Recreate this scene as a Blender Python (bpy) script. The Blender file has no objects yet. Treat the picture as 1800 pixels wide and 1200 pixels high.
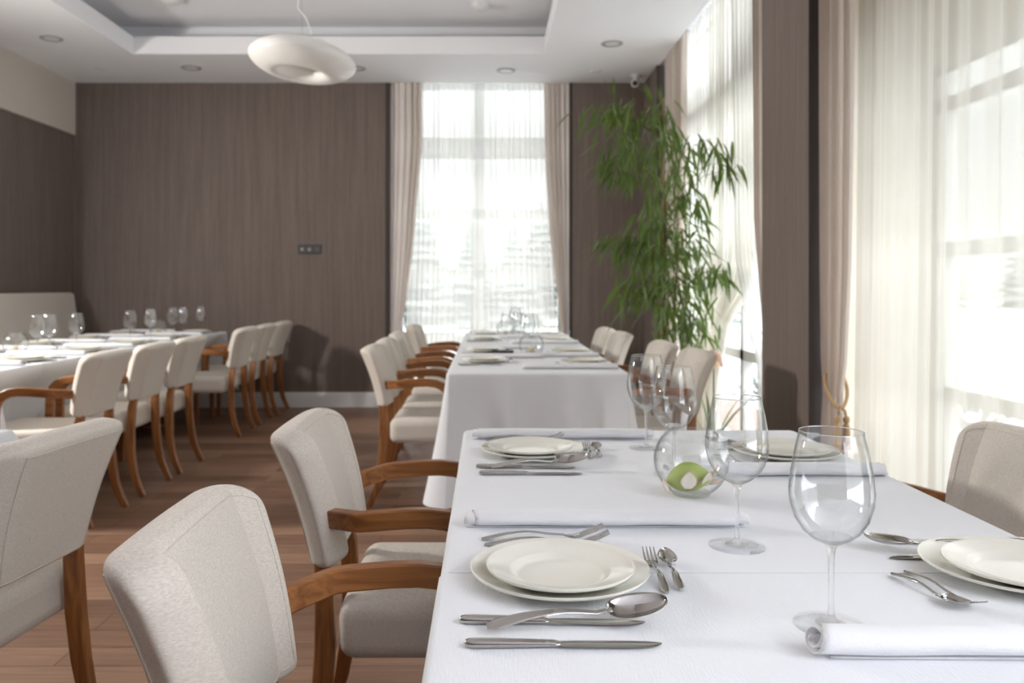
import bpy, bmesh, math, random
from mathutils import Vector, Matrix
PI = math.pi
rnd = random.Random(7)
C = bpy.context.scene.collection
SC = bpy.context.scene

# ------------------------------------------------------------------ camera
cd = bpy.data.cameras.new('camera'); cam = bpy.data.objects.new('camera', cd); C.objects.link(cam)
cam.location = (0, 0, 1.18); cam.rotation_euler = (PI/2, 0, 0)
cd.sensor_width = 36; cd.lens = 29.0
cd.shift_x = 43/1800; cd.shift_y = -97/1800
cd.clip_start = 0.05; cd.clip_end = 300
cd.dof.use_dof = True; cd.dof.focus_distance = 1.22; cd.dof.aperture_fstop = 5.6
SC.camera = cam

# ------------------------------------------------------------------ world: overcast sky, dimmer at the horizon than overhead
w = bpy.data.worlds.new('sky'); SC.world = w; w.use_nodes = True
nt = w.node_tree; nt.nodes.clear()
tc = nt.nodes.new('ShaderNodeTexCoord')
sz = nt.nodes.new('ShaderNodeSeparateXYZ'); nt.links.new(tc.outputs['Generated'], sz.inputs[0])
mr = nt.nodes.new('ShaderNodeMapRange'); mr.interpolation_type = 'SMOOTHSTEP'
mr.inputs['From Min'].default_value = 0.15; mr.inputs['From Max'].default_value = 0.75
mr.inputs['To Min'].default_value = 0.60; mr.inputs['To Max'].default_value = 4.6
nt.links.new(sz.outputs['Z'], mr.inputs['Value'])
bg = nt.nodes.new('ShaderNodeBackground'); bg.inputs['Color'].default_value = (0.93, 0.97, 1.03, 1)
nt.links.new(mr.outputs['Result'], bg.inputs['Strength'])
wo = nt.nodes.new('ShaderNodeOutputWorld'); nt.links.new(bg.outputs[0], wo.inputs[0])

def area(name, loc, target, sx, sy, power, col=(1, 1, 1), portal=False):
    l = bpy.data.lights.new(name, 'AREA'); l.shape = 'RECTANGLE'; l.size = sx; l.size_y = sy; l.energy = power; l.color = col
    o = bpy.data.objects.new(name, l); C.objects.link(o); o.location = loc
    o.rotation_euler = (Vector(target) - Vector(loc)).to_track_quat('-Z', 'Z').to_euler()
    if portal: l.cycles.is_portal = True
    return o
area('left_unseen_light', (-4.32, 3.9, 2.15), (-0.3, 4.0, 0.75), 0.42, 0.30, 52, (1.0, 0.97, 0.92))  # unseen compact lamp, inferred from rightward shadows; no window is built here
area('portal_window_rear', (1.75, -1.2, 1.7), (0, -1.2, 1.7), 3.5, 3.3, 1, portal=True)
area('portal_window_far', (-0.07, 8.75, 1.6), (-0.07, 0, 1.6), 2.0, 3.3, 1, portal=True)
area('portal_window_mid', (1.95, 6.0, 1.6), (0, 6.0, 1.6), 2.9, 3.3, 1, portal=True)
area('portal_window_near', (2.3, 2.5, 1.2), (0, 2.5, 1.2), 3.0, 2.2, 1, portal=True)

vs = SC.view_settings
vs.view_transform = 'Standard'; vs.look = 'None'; vs.gamma = 1.0; vs.use_curve_mapping = False
vs.exposure = 1.53
SC.cycles.transparent_max_bounces = 24
SC.cycles.max_bounces = 10
SC.cycles.diffuse_bounces = 5

# ------------------------------------------------------------------ materials
def mat(name):
    m = bpy.data.materials.new(name); m.use_nodes = True
    n = m.node_tree.nodes; b = n['Principled BSDF']
    return m, m.node_tree, b
def simple(name, col, rough=0.5, metal=0.0, spec=0.5):
    m, t, b = mat(name)
    b.inputs['Base Color'].default_value = (*col, 1); b.inputs['Roughness'].default_value = rough
    b.inputs['Metallic'].default_value = metal; b.inputs['Specular IOR Level'].default_value = spec
    return m
def N(t, kind, **kw):
    n = t.nodes.new(kind)
    for k, v in kw.items():
        if k in n.inputs.keys(): n.inputs[k].default_value = v
        else: setattr(n, k, v)
    return n
def coords(t, scale=(1, 1, 1), out='Object'):
    c = N(t, 'ShaderNodeTexCoord'); mp = N(t, 'ShaderNodeMapping'); mp.inputs['Scale'].default_value = scale
    t.links.new(c.outputs[out], mp.inputs['Vector']); return mp.outputs['Vector']
def ramp(t, fac, stops):
    r = N(t, 'ShaderNodeValToRGB'); e = r.color_ramp.elements
    while len(e) < len(stops): e.new(0.5)
    for i, (p, c) in enumerate(stops): e[i].position = p; e[i].color = (*c, 1)
    t.links.new(fac, r.inputs['Fac']); return r.outputs['Color']
def bump(t, b, h, strength=0.3, dist=0.001):
    n = N(t, 'ShaderNodeBump'); n.inputs['Strength'].default_value = strength; n.inputs['Distance'].default_value = dist
    t.links.new(h, n.inputs['Height']); t.links.new(n.outputs['Normal'], b.inputs['Normal'])
def math_(t, op, a, bb):
    n = N(t, 'ShaderNodeMath', operation=op)
    for i, v in enumerate((a, bb)):
        if isinstance(v, (int, float)): n.inputs[i].default_value = v
        else: t.links.new(v, n.inputs[i])
    return n.outputs[0]

def fabric(name, c1, c2, thread=1500.0, rough=0.95):
    m, t, b = mat(name)
    c = N(t, 'ShaderNodeTexCoord'); s = N(t, 'ShaderNodeSeparateXYZ'); t.links.new(c.outputs['Object'], s.inputs[0])
    xy = math_(t, 'ADD', s.outputs['X'], s.outputs['Y'])
    a = math_(t, 'SINE', math_(t, 'MULTIPLY', xy, thread * 2.0), 0.0)
    d = math_(t, 'SINE', math_(t, 'MULTIPLY', math_(t, 'ADD', s.outputs['Z'], math_(t, 'MULTIPLY', s.outputs['X'], .35)), thread * 2.0), 0.0)
    weave = math_(t, 'MULTIPLY', a, d)
    no = N(t, 'ShaderNodeTexNoise'); no.inputs['Scale'].default_value = 1.0; no.inputs['Detail'].default_value = 4
    t.links.new(coords(t, (170, 170, 700)), no.inputs['Vector'])
    f = math_(t, 'ADD', math_(t, 'MULTIPLY', weave, 0.16), no.outputs['Fac'])
    t.links.new(ramp(t, f, [(0.30, c1), (0.68, c2)]), b.inputs['Base Color'])
    b.inputs['Roughness'].default_value = rough; b.inputs['Specular IOR Level'].default_value = 0.15
    b.inputs['Sheen Weight'].default_value = 0.15
    bump(t, b, f, 0.4, 0.0006)
    return m
def wood(name, c1, c2, scale=(4, 60, 60), rough=0.38):
    m, t, b = mat(name)
    no = N(t, 'ShaderNodeTexNoise'); no.inputs['Scale'].default_value = 1.0; no.inputs['Detail'].default_value = 5; no.inputs['Distortion'].default_value = 0.6
    t.links.new(coords(t, scale), no.inputs['Vector'])
    t.links.new(ramp(t, no.outputs['Fac'], [(0.3, c1), (0.7, c2)]), b.inputs['Base Color'])
    b.inputs['Roughness'].default_value = rough
    bump(t, b, no.outputs['Fac'], 0.08, 0.0006)
    return m
def thin_glass(name, tint=(0.985, 0.99, 0.99), edge=(0.30, 0.31, 0.31), gloss=1.0, f0=0.055):
    m = bpy.data.materials.new(name); m.use_nodes = True; t = m.node_tree; t.nodes.clear()
    ge = N(t, 'ShaderNodeNewGeometry'); dp = N(t, 'ShaderNodeVectorMath', operation='DOT_PRODUCT')
    t.links.new(ge.outputs['Normal'], dp.inputs[0]); t.links.new(ge.outputs['Incoming'], dp.inputs[1])
    graze = math_(t, 'SUBTRACT', 1.0, math_(t, 'ABSOLUTE', dp.outputs['Value'], 0.0))
    p = math_(t, 'POWER', graze, 5.0)
    tr = N(t, 'ShaderNodeBsdfTransparent'); t.links.new(ramp(t, p, [(0, tint), (1, edge)]), tr.inputs['Color'])
    gl = N(t, 'ShaderNodeBsdfGlossy'); gl.inputs['Roughness'].default_value = 0.0; gl.inputs['Color'].default_value = (gloss, gloss, gloss, 1)
    fr = math_(t, 'ADD', f0, math_(t, 'MULTIPLY', p, 0.55))
    mx = N(t, 'ShaderNodeMixShader'); t.links.new(fr, mx.inputs[0]); t.links.new(tr.outputs[0], mx.inputs[1]); t.links.new(gl.outputs[0], mx.inputs[2])
    o = N(t, 'ShaderNodeOutputMaterial'); t.links.new(mx.outputs[0], o.inputs[0])
    return m
def solid_glass(name, share=0.4):
    m = bpy.data.materials.new(name); m.use_nodes = True; t = m.node_tree; t.nodes.clear()
    g = N(t, 'ShaderNodeBsdfGlass'); g.inputs['IOR'].default_value = 1.48; g.inputs['Color'].default_value = (1.0, 1.0, 1.0, 1); g.inputs['Roughness'].default_value = 0.0
    tr = N(t, 'ShaderNodeBsdfTransparent'); tr.inputs['Color'].default_value = (0.99, 0.99, 0.99, 1)
    mx = N(t, 'ShaderNodeMixShader'); mx.inputs[0].default_value = share
    t.links.new(tr.outputs[0], mx.inputs[1]); t.links.new(g.outputs[0], mx.inputs[2])
    o = N(t, 'ShaderNodeOutputMaterial'); t.links.new(mx.outputs[0], o.inputs[0])
    return m
def sheer(name, open_, col=(0.93, 0.93, 0.90)):
    m = bpy.data.materials.new(name); m.use_nodes = True; t = m.node_tree; t.nodes.clear()
    tr = N(t, 'ShaderNodeBsdfTransparent'); tr.inputs['Color'].default_value = (1, 0.985, 0.94, 1)
    tl = N(t, 'ShaderNodeBsdfTranslucent'); tl.inputs['Color'].default_value = (*col, 1)
    df = N(t, 'ShaderNodeBsdfDiffuse'); df.inputs['Color'].default_value = (*col, 1)
    a = N(t, 'ShaderNodeMixShader'); a.inputs[0].default_value = 0.5; t.links.new(tl.outputs[0], a.inputs[1]); t.links.new(df.outputs[0], a.inputs[2])
    lw = N(t, 'ShaderNodeLayerWeight'); lw.inputs['Blend'].default_value = 0.5
    f = math_(t, 'MULTIPLY', math_(t, 'SUBTRACT', 1.0, lw.outputs['Facing']), open_)   # folds seen edge-on let less through
    mx = N(t, 'ShaderNodeMixShader'); t.links.new(f, mx.inputs[0]); t.links.new(a.outputs[0], mx.inputs[1]); t.links.new(tr.outputs[0], mx.inputs[2])
    o = N(t, 'ShaderNodeOutputMaterial'); t.links.new(mx.outputs[0], o.inputs[0])
    return m
def drape(name, col):
    m, t, b = mat(name)
    no = N(t, 'ShaderNodeTexNoise'); no.inputs['Scale'].default_value = 1; t.links.new(coords(t, (500, 500, 60)), no.inputs['Vector'])
    c2 = tuple(x * 0.9 for x in col)
    t.links.new(ramp(t, no.outputs['Fac'], [(0.3, c2), (0.7, col)]), b.inputs['Base Color'])
    b.inputs['Roughness'].default_value = 0.8; b.inputs['Sheen Weight'].default_value = 0.2; b.inputs['Specular IOR Level'].default_value = 0.2
    tl = N(t, 'ShaderNodeBsdfTranslucent'); tl.inputs['Color'].default_value = (*col, 1)
    mx = N(t, 'ShaderNodeMixShader'); mx.inputs[0].default_value = 0.34
    o = t.nodes['Material Output']
    t.links.new(b.outputs[0], mx.inputs[1]); t.links.new(tl.outputs[0], mx.inputs[2]); t.links.new(mx.outputs[0], o.inputs[0])
    return m
def cloth_mat(name, col):
    m, t, b = mat(name)
    wv = N(t, 'ShaderNodeTexNoise'); wv.inputs['Scale'].default_value = 1; wv.inputs['Detail'].default_value = 2
    t.links.new(coords(t, (520, 60, 420)), wv.inputs['Vector'])
    w2 = N(t, 'ShaderNodeTexNoise'); w2.inputs['Scale'].default_value = 1; w2.inputs['Detail'].default_value = 2
    t.links.new(coords(t, (80, 420, 420)), w2.inputs['Vector'])
    h = math_(t, 'ADD', wv.outputs['Fac'], math_(t, 'MULTIPLY', w2.outputs['Fac'], 0.6))
    big = N(t, 'ShaderNodeTexNoise'); big.inputs['Scale'].default_value = 4.0
    t.links.new(coords(t), big.inputs['Vector'])
    h2 = math_(t, 'ADD', h, math_(t, 'MULTIPLY', big.outputs['Fac'], 1.2))
    b.inputs['Base Color'].default_value = (*col, 1); b.inputs['Roughness'].default_value = 0.85
    b.inputs['Specular IOR Level'].default_value = 0.2; b.inputs['Sheen Weight'].default_value = 0.1
    bump(t, b, h2, 0.55, 0.0011)
    return m
def wallpaper(name, c1, c2):
    m, t, b = mat(name)
    n1 = N(t, 'ShaderNodeTexNoise'); n1.inputs['Scale'].default_value = 1; n1.inputs['Detail'].default_value = 3
    t.links.new(coords(t, (38, 38, 1.3)), n1.inputs['Vector'])
    n2 = N(t, 'ShaderNodeTexNoise'); n2.inputs['Scale'].default_value = 1; n2.inputs['Detail'].default_value = 2
    t.links.new(coords(t, (260, 260, 14)), n2.inputs['Vector'])
    f = math_(t, 'ADD', math_(t, 'MULTIPLY', n1.outputs['Fac'], 0.6), math_(t, 'MULTIPLY', n2.outputs['Fac'], 0.4))
    t.links.new(ramp(t, f, [(0.36, c1), (0.64, c2)]), b.inputs['Base Color'])
    b.inputs['Roughness'].default_value = 0.6; b.inputs['Specular IOR Level'].default_value = 0.25
    bump(t, b, f, 0.2, 0.001)
    return m
def planks(name):
    m, t, b = mat(name)
    v = coords(t)
    br = N(t, 'ShaderNodeTexBrick'); br.offset = 0.37
    for k, x in (('Scale', 1.0), ('Mortar Size', 0.0016), ('Brick Width', 1.35), ('Row Height', 0.135), ('Bias', 0.0), ('Mortar Smooth', 0.2)): br.inputs[k].default_value = x
    br.inputs['Color1'].default_value = (0.0, 0, 0, 1); br.inputs['Color2'].default_value = (1, 1, 1, 1); br.inputs['Mortar'].default_value = (0.2, 0.2, 0.2, 1)
    t.links.new(v, br.inputs['Vector'])
    no = N(t, 'ShaderNodeTexNoise'); no.inputs['Scale'].default_value = 1; no.inputs['Detail'].default_value = 5; no.inputs['Distortion'].default_value = 0.8
    t.links.new(coords(t, (3.0, 42, 1)), no.inputs['Vector'])
    bw = N(t, 'ShaderNodeRGBToBW'); t.links.new(br.outputs['Color'], bw.inputs[0])
    f = math_(t, 'ADD', math_(t, 'MULTIPLY', bw.outputs[0], 0.4), math_(t, 'MULTIPLY', no.outputs['Fac'], 0.75))
    col = ramp(t, f, [(0.2, (0.110, 0.055, 0.034)), (0.55, (0.215, 0.118, 0.075)), (0.9, (0.34, 0.205, 0.135))])
    mx = N(t, 'ShaderNodeMix'); mx.data_type = 'RGBA'; t.links.new(br.outputs['Fac'], mx.inputs[0])
    t.links.new(col, mx.inputs[6]); mx.inputs[7].default_value = (0.02, 0.012, 0.008, 1)
    t.links.new(mx.outputs[2], b.inputs['Base Color'])
    b.inputs['Roughness'].default_value = 0.42; b.inputs['Specular IOR Level'].default_value = 0.4
    bump(t, b, no.outputs['Fac'], 0.08, 0.001)
    return m
def leaf_mat(name, c1, c2):
    m, t, b = mat(name)
    g = N(t, 'ShaderNodeObjectInfo')
    no = N(t, 'ShaderNodeTexNoise'); no.inputs['Scale'].default_value = 5.0; t.links.new(coords(t), no.inputs['Vector'])
    t.links.new(ramp(t, no.outputs['Fac'], [(0.32, c1), (0.68, c2)]), b.inputs['Base Color'])
    b.inputs['Roughness'].default_value = 0.42
    tl = N(t, 'ShaderNodeBsdfTranslucent'); tl.inputs['Color'].default_value = (c2[0]*1.6, c2[1]*1.7, c2[2], 1)
    mx = N(t, 'ShaderNodeMixShader'); mx.inputs[0].default_value = 0.3
    o = t.nodes['Material Output']
    t.links.new(b.outputs[0], mx.inputs[1]); t.links.new(tl.outputs[0], mx.inputs[2]); t.links.new(mx.outputs[0], o.inputs[0])
    return m

MT = dict(
    fabric=fabric('linen_upholstery', (0.56, 0.512, 0.45), (0.725, 0.672, 0.60)),
    wood=wood('brown_stained_beech', (0.17, 0.062, 0.017), (0.38, 0.152, 0.045)),
    wood_up=wood('brown_stained_beech_leg', (0.17, 0.062, 0.017), (0.38, 0.152, 0.045), (60, 60, 4)),
    cloth=cloth_mat('white_table_linen', (0.77, 0.785, 0.812)),
    napkin=cloth_mat('white_napkin_linen', (0.79, 0.795, 0.815)),
    wall=wallpaper('brown_wallpaper', (0.150, 0.116, 0.101), (0.196, 0.157, 0.134)),
    shade_strip=simple('dark_brown_shade', (0.045, 0.033, 0.028), 0.6),  # flat dark brown standing in for the shade of unlit wall edges
    ring=simple('grey_metal_ring', (0.42, 0.42, 0.42), 0.5),
    floor=planks('brown_floor_boards'),
    white=simple('white_ceiling_paint', (0.86, 0.86, 0.88), 0.9, spec=0.1),
    trim=simple('white_trim_paint', (0.80, 0.80, 0.80), 0.45),
    beige=simple('beige_plaster', (0.60, 0.545, 0.48), 0.9, spec=0.1),
    cream=simple('cream_plaster', (0.80, 0.74, 0.63), 0.9, spec=0.1),
    frame=simple('grey_white_window_paint', (0.62, 0.63, 0.61), 0.5),
    drape=drape('taupe_drape_cloth', (0.73, 0.66, 0.605)),
    sheer=sheer('white_voile', 0.30, (0.68, 0.665, 0.615)),
    sheer_bright=sheer('bright_voile', 0.42, (0.82, 0.80, 0.74)),
    sheer_near=sheer('cream_voile', 0.33, (0.54, 0.52, 0.46)),
    sheer_thin=sheer('thin_white_voile', 0.55, (0.72, 0.72, 0.70)),
    plate=simple('ivory_porcelain', (0.80, 0.785, 0.70), 0.12),
    steel=simple('polished_steel', (0.48, 0.47, 0.455), 0.045, 1.0),
    glass=thin_glass('thin_clear_glass'),
    gsolid=solid_glass('clear_crystal'),
    footglass=thin_glass('clear_foot_glass', (0.99, 0.99, 0.99), (0.85, 0.86, 0.86), 1.0, 0.03),
    rimglass=solid_glass('bright_glass_rim', 0.85),
    pane=thin_glass('window_glass', (0.97, 0.98, 0.98), (0.8, 0.82, 0.82), 0.7),
    opal=simple('opal_white_glass', (0.84, 0.83, 0.79), 0.35),
    leaf=leaf_mat('long_green_leaf', (0.028, 0.066, 0.016), (0.125, 0.185, 0.042)),
    bark=wood('brown_bark', (0.10, 0.055, 0.028), (0.22, 0.13, 0.07), (30, 30, 8), 0.8),
    stake=wood('bamboo_stake', (0.26, 0.15, 0.06), (0.36, 0.23, 0.10), (30, 30, 5), 0.6),
    pot=simple('grey_ceramic', (0.30, 0.28, 0.26), 0.5),
    soil=simple('dark_soil', (0.05, 0.035, 0.025), 0.95),
    black=simple('black_plastic', (0.03, 0.03, 0.034), 0.4),
    dark=simple('dark_grey_plastic', (0.075, 0.073, 0.080), 0.45),
    navy=simple('dark_navy_leatherette', (0.012, 0.012, 0.028), 0.5),
    camera=simple('white_plastic', (0.75, 0.75, 0.75), 0.4),
    rope=wood('tan_rope', (0.40, 0.26, 0.13), (0.56, 0.39, 0.22), (200, 200, 60), 0.8),
    green=simple('lime_green_sepal', (0.36, 0.47, 0.075), 0.45),
    petal=simple('white_petal', (0.82, 0.76, 0.66), 0.55),
    pink=simple('pink_petal_rim', (0.72, 0.36, 0.27), 0.55),
    yellow=simple('pale_yellow_petal', (0.78, 0.70, 0.42), 0.55),
    blush=leaf_mat('blush_pink_petal', (0.55, 0.33, 0.27), (0.72, 0.50, 0.42)),
    snow=simple('snow', (0.60, 0.61, 0.63), 0.9, spec=0.1),
    fir=simple('grey_green_fir', (0.16, 0.18, 0.165), 0.9, spec=0.1),
    chrome=simple('brushed_nickel', (0.55, 0.55, 0.56), 0.25, 1.0),
)

# ------------------------------------------------------------------ mesh helpers
class MB:
    def __init__(s): s.v = []; s.f = []
    def add(s, vs, fs):
        b = len(s.v); s.v += [tuple(v) for v in vs]; s.f += [tuple(i + b for i in f) for f in fs]; return s
    def box(s, x0, x1, y0, y1, z0, z1):
        vs = [(x, y, z) for z in (z0, z1) for y in (y0, y1) for x in (x0, x1)]
        return s.add(vs, [(0, 2, 3, 1), (4, 5, 7, 6), (0, 1, 5, 4), (2, 6, 7, 3), (0, 4, 6, 2), (1, 3, 7, 5)])
    def rings(s, rings, close=True, caps=True):
        n = len(rings[0]); vs = [p for r in rings for p in r]; fs = []
        for i in range(len(rings) - 1):
            for j in range(n if close else n - 1):
                k = (j + 1) % n
                fs.append((i*n + j, i*n + k, (i+1)*n + k, (i+1)*n + j))
        if caps and close: fs += [tuple(reversed(range(n))), tuple((len(rings)-1)*n + j for j in range(n))]
        return s.add(vs, fs)
    def lathe(s, prof, n=40, c=(0, 0, 0), closed=False):
        rings = [[(c[0] + r*math.cos(2*PI*j/n), c[1] + r*math.sin(2*PI*j/n), c[2] + z) for j in range(n)] for r, z in prof]
        if closed: rings.append(rings[0])
        return s.rings(rings, True, not closed)
    def tube(s, pts, r, n=8):
        pts = [Vector(p) for p in pts]; rs = r if isinstance(r, (list, tuple)) else [r]*len(pts); rings = []
        for i, p in enumerate(pts):
            d = (pts[min(i+1, len(pts)-1)] - pts[max(i-1, 0)]).normalized()
            a = d.cross(Vector((0, 0, 1)) if abs(d.z) < 0.95 else Vector((1, 0, 0))).normalized(); b = d.cross(a)
            rings.append([p + (a*math.cos(2*PI*j/n) + b*math.sin(2*PI*j/n))*rs[i] for j in range(n)])
        return s.rings(rings)
    def sweep(s, pts, sizes, side):
        """rectangular bar along pts; sizes (across, along normal); side = fixed sideways vector"""
        pts = [Vector(p) for p in pts]; rings = []
        for i, p in enumerate(pts):
            d = (pts[min(i+1, len(pts)-1)] - pts[max(i-1, 0)]).normalized()
            sd = Vector(side); sd = (sd - d*sd.dot(d)).normalized(); nn = d.cross(sd)
            a, b = sizes[i] if isinstance(sizes, list) else sizes
            ring = []
            c = min(a, b)*0.22
            for (u, v) in ((-a+c, -b), (a-c, -b), (a, -b+c), (a, b-c), (a-c, b), (-a+c, b), (-a, b-c), (-a, -b+c)):
                ring.append(p + sd*u + nn*v)
            rings.append(ring)
        return s.rings(rings)
    def loftx(s, secs, n=12, p=2.0):
        """sections (x, half width y, half thickness z, z centre, y centre)"""
        rings = []
        for sec in secs:
            x, a, b, z = sec[:4]; yc = sec[4] if len(sec) > 4 else 0
            rings.append([(x, yc + a*math.copysign(abs(math.cos(2*PI*j/n))**(2/p), math.cos(2*PI*j/n)), z + b*math.copysign(abs(math.sin(2*PI*j/n))**(2/p), math.sin(2*PI*j/n))) for j in range(n)])
        return s.rings(rings)
    def grid(s, fn, nu, nv):
        vs = [fn(i/nu, j/nv) for i in range(nu+1) for j in range(nv+1)]
        return s.add(vs, [(i*(nv+1)+j, (i+1)*(nv+1)+j, (i+1)*(nv+1)+j+1, i*(nv+1)+j+1) for i in range(nu) for j in range(nv)])
    def build(s, name, m, parent=None, smooth=True, angle=40, bevel=0, solid=0, sub=0):
        me = bpy.data.meshes.new(name); me.from_pydata(s.v, [], s.f)
        bm = bmesh.new(); bm.from_mesh(me); bmesh.ops.recalc_face_normals(bm, faces=bm.faces); bm.to_mesh(me); bm.free()
        for mm in (m if isinstance(m, (list, tuple)) else [m]): me.materials.append(MT[mm])
        if smooth:
            me.polygons.foreach_set('use_smooth', [True]*len(me.polygons)); me.set_sharp_from_angle(angle=math.radians(angle))
        o = bpy.data.objects.new(name, me); C.objects.link(o)
        if parent: o.parent = parent
        if bevel:
            b = o.modifiers.new('round', 'BEVEL'); b.width = bevel; b.segments = 4; b.limit_method = 'ANGLE'
        if solid:
            q = o.modifiers.new('thickness', 'SOLIDIFY'); q.thickness = solid; q.offset = 0
        if sub:
            q = o.modifiers.new('soft', 'SUBSURF'); q.levels = sub; q.render_levels = sub
        return o
def tag(o, label, cat, group=None, kind=None):
    o['label'] = label; o['category'] = cat
    if group: o['group'] = group
    if kind: o['kind'] = kind
    return o
def thing(name, loc, rz=0.0):
    o = bpy.data.objects.new(name, None); C.objects.link(o); o.location = loc; o.rotation_euler = (0, 0, rz); o.empty_display_size = 0.05
    return o
def struct(o): o['kind'] = 'structure'; return o
KIDS = {}
def finish(o):          # remember the tree of a finished prototype
    KIDS[o.name] = [(c, list(c.children)) for c in o.children]; return o
used = set()
def put(proto, loc, rz, label, cat, group=None, tilt=(0, 0)):
    if proto.name not in used:
        used.add(proto.name); r = proto
    else:
        r = proto.copy(); C.objects.link(r)
        for c, gs in KIDS[proto.name]:
            d = c.copy(); C.objects.link(d); d.parent = r
            for g in gs:
                h = g.copy(); C.objects.link(h); h.parent = d
    r.location = loc; r.rotation_euler = (tilt[0], tilt[1], rz)
    return tag(r, label, cat, group)
def sm(x): x = max(0.0, min(1.0, x)); return x*x*(3 - 2*x)
def lerp(a, b, t): return a + (b - a)*t

# ------------------------------------------------------------------ the room
XL, XR, YB, H = -4.06, 1.53, 8.07, 3.17
struct(MB().box(-9.2, 2.6, -3.2, 8.8, -0.06, 0).build('floor', 'floor', smooth=False))
# ceiling: soffit with a tray, raised lip, cove and upper ceiling
tx0, tx1, ty0, ty1 = -3.04, 0.49, 0.6, 7.07
m = MB()
m.box(-9.2, tx0, -3.2, YB, H, H+.03).box(tx1, XR, -3.2, YB, H, H+.03).box(tx0, tx1, ty1, YB, H, H+.03).box(tx0, tx1, -3.2, ty0, H, H+.03)
z_ = H+.0301
m.box(tx0-.02, tx0, ty0-.02, ty1+.02, z_, H+.15).box(tx1, tx1+.02, ty0-.02, ty1+.02, z_, H+.15).box(tx0, tx1, ty1, ty1+.02, z_, H+.15).box(tx0, tx1, ty0-.02, ty0, z_, H+.15)
e = .26
m.box(tx0-e-.05, tx0-e, ty0-e, ty1+e, H+.03, H+.34).box(tx1+e, tx1+e+.05, ty0-e, ty1+e, H+.03, H+.34).box(tx0-e, tx1+e, ty1+e, ty1+e+.05, H+.03, H+.34).box(tx0-e, tx1+e, ty0-e-.05, ty0-e, H+.03, H+.34)
m.box(tx0-e-.05, tx1+e+.05, ty0-e-.05, ty1+e+.05, H+.31, H+.36)
m.box(XR, 2.6, -3.2, 8.9, H+.17, H+.2).box(-1.2, 1.1, YB, 8.9, H+.17, H+.2).box(XR-.001, XR+.015, -3.2, YB, H, H+.17)
m.box(-.98, .82, YB, YB+.015, H, H+.17)
struct(m.build('ceiling', 'white', smooth=False))
# back wall with the tall window opening
wx0, wx1 = -0.95, 0.80
m = MB().box(XL-.3, wx0, YB, YB+.18, 0, H+.2).box(wx1, XR+.3, YB, YB+.18, 0, H+.2)
m.box(wx0-.12, wx0, YB+.18, YB+.62, 0, H+.2).box(wx1, wx1+.12, YB+.18, YB+.62, 0, H+.2)
struct(m.build('wall_back', 'wall', smooth=False))
struct(MB().box(XL-.2, XL, 6.78, YB, 0, H).build('wall_left', 'wall', smooth=False))
struct(MB().box(XL, XL+.03, 6.78, YB-.001, 2.66, H).build('trim_1', 'beige', smooth=False))
m = MB().box(XR, XR+.25, 7.42, YB, 0, H+.17).box(XR, XR+.13, 3.93, 4.60, 0, H+.17).box(XR, XR+.25, 0.6, 1.25, 0, H+.17)
m.box(XR+.13, XR+.30, 4.02, 4.58, 0, H+.17)
m.box(XR, XR+.25, -3.2, -3.0, 0, H+.17)
struct(m.build('wall_right', 'wall', smooth=False))
struct(MB().box(-9.2, XR+.25, -3.35, -3.2, 0, H).build('wall_rear', 'wall', smooth=False))
struct(MB().box(-9.35, -9.2, -3.35, YB, 0, H).box(-9.2, XL-.2, 8.0, YB, 0, H).build('wall_far_left', 'beige', smooth=False))
# dark brown strips: shade painted beside the windows and on the pier's near face
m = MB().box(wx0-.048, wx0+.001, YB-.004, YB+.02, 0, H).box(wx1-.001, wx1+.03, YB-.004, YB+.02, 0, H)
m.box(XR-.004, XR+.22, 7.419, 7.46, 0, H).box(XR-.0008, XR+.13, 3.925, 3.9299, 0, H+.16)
struct(m.build('shade_strips', 'shade_strip', smooth=False))
# cream reveal and head of the near window
m = MB().box(XR+.131, 2.20, 3.93, 4.019, 0, H+.17).box(2.12, 2.22, 1.2, 3.93, 2.22, H+.17).box(XR+.25, 2.20, 1.15, 1.25, 0, H+.17)
struct(m.build('trim_2', 'cream', smooth=False))
# baseboards
def base_prof(x0, x1):
    return MB().box(x0, x1, YB-.018, YB, 0, .118).box(x0, x1, YB-.012, YB, .118, .134).box(x0, x1, YB-.006, YB, .134, .145)
struct(base_prof(XL+.1, wx0).build('baseboard_back', 'trim', smooth=False))
struct(base_prof(wx1, XR).build('baseboard_back.001', 'trim', smooth=False))

# windows
def window(name, plane, p, span, zs, us, heavy, t=.055, d=.07, z0=0.0, z1=3.3):
    """plane 'Y' = parallel to the back wall, 'X' = parallel to the right wall"""
    f = MB()
    def bar(a, b, c, e_):
        if plane == 'Y': f.box(a, b, p, p+d, c, e_)
        else: f.box(p, p+d, a, b, c, e_)
    for u in us: bar(u-t/2, u+t/2, z0, z1)
    for z in zs:
        h = .11 if z in heavy else t/2
        bar(span[0], span[1], z-h, z+h)
    o = struct(f.build(name, 'frame', smooth=False))
    g = MB()
    if plane == 'Y': g.box(span[0], span[1], p+d/2-.004, p+d/2+.004, z0, z1)
    else: g.box(p+d/2-.004, p+d/2+.004, span[0], span[1], z0, z1)
    g.build('pane', 'pane', o, smooth=False)
    return o
window('window_1', 'Y', 8.50, (wx0, wx1), (0.06, 0.62, 1.30, 1.92, 2.60, 3.25), (wx0+.03, -.09, wx1-.03), (2.60,), t=.10)
window('window_2', 'X', 1.78, (4.58, 7.42), (0.05, 0.70, 1.35, 2.02, 2.58, 3.25), (4.63, 5.78, 6.6, 7.37), (2.58,), t=.07)
window('window_3', 'X', 2.13, (1.2, 3.93), (0.05, 0.68, 1.35, 2.02, 2.20), (1.25, 2.1, 2.95, 3.88), (), t=.07, z1=2.24)

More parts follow.
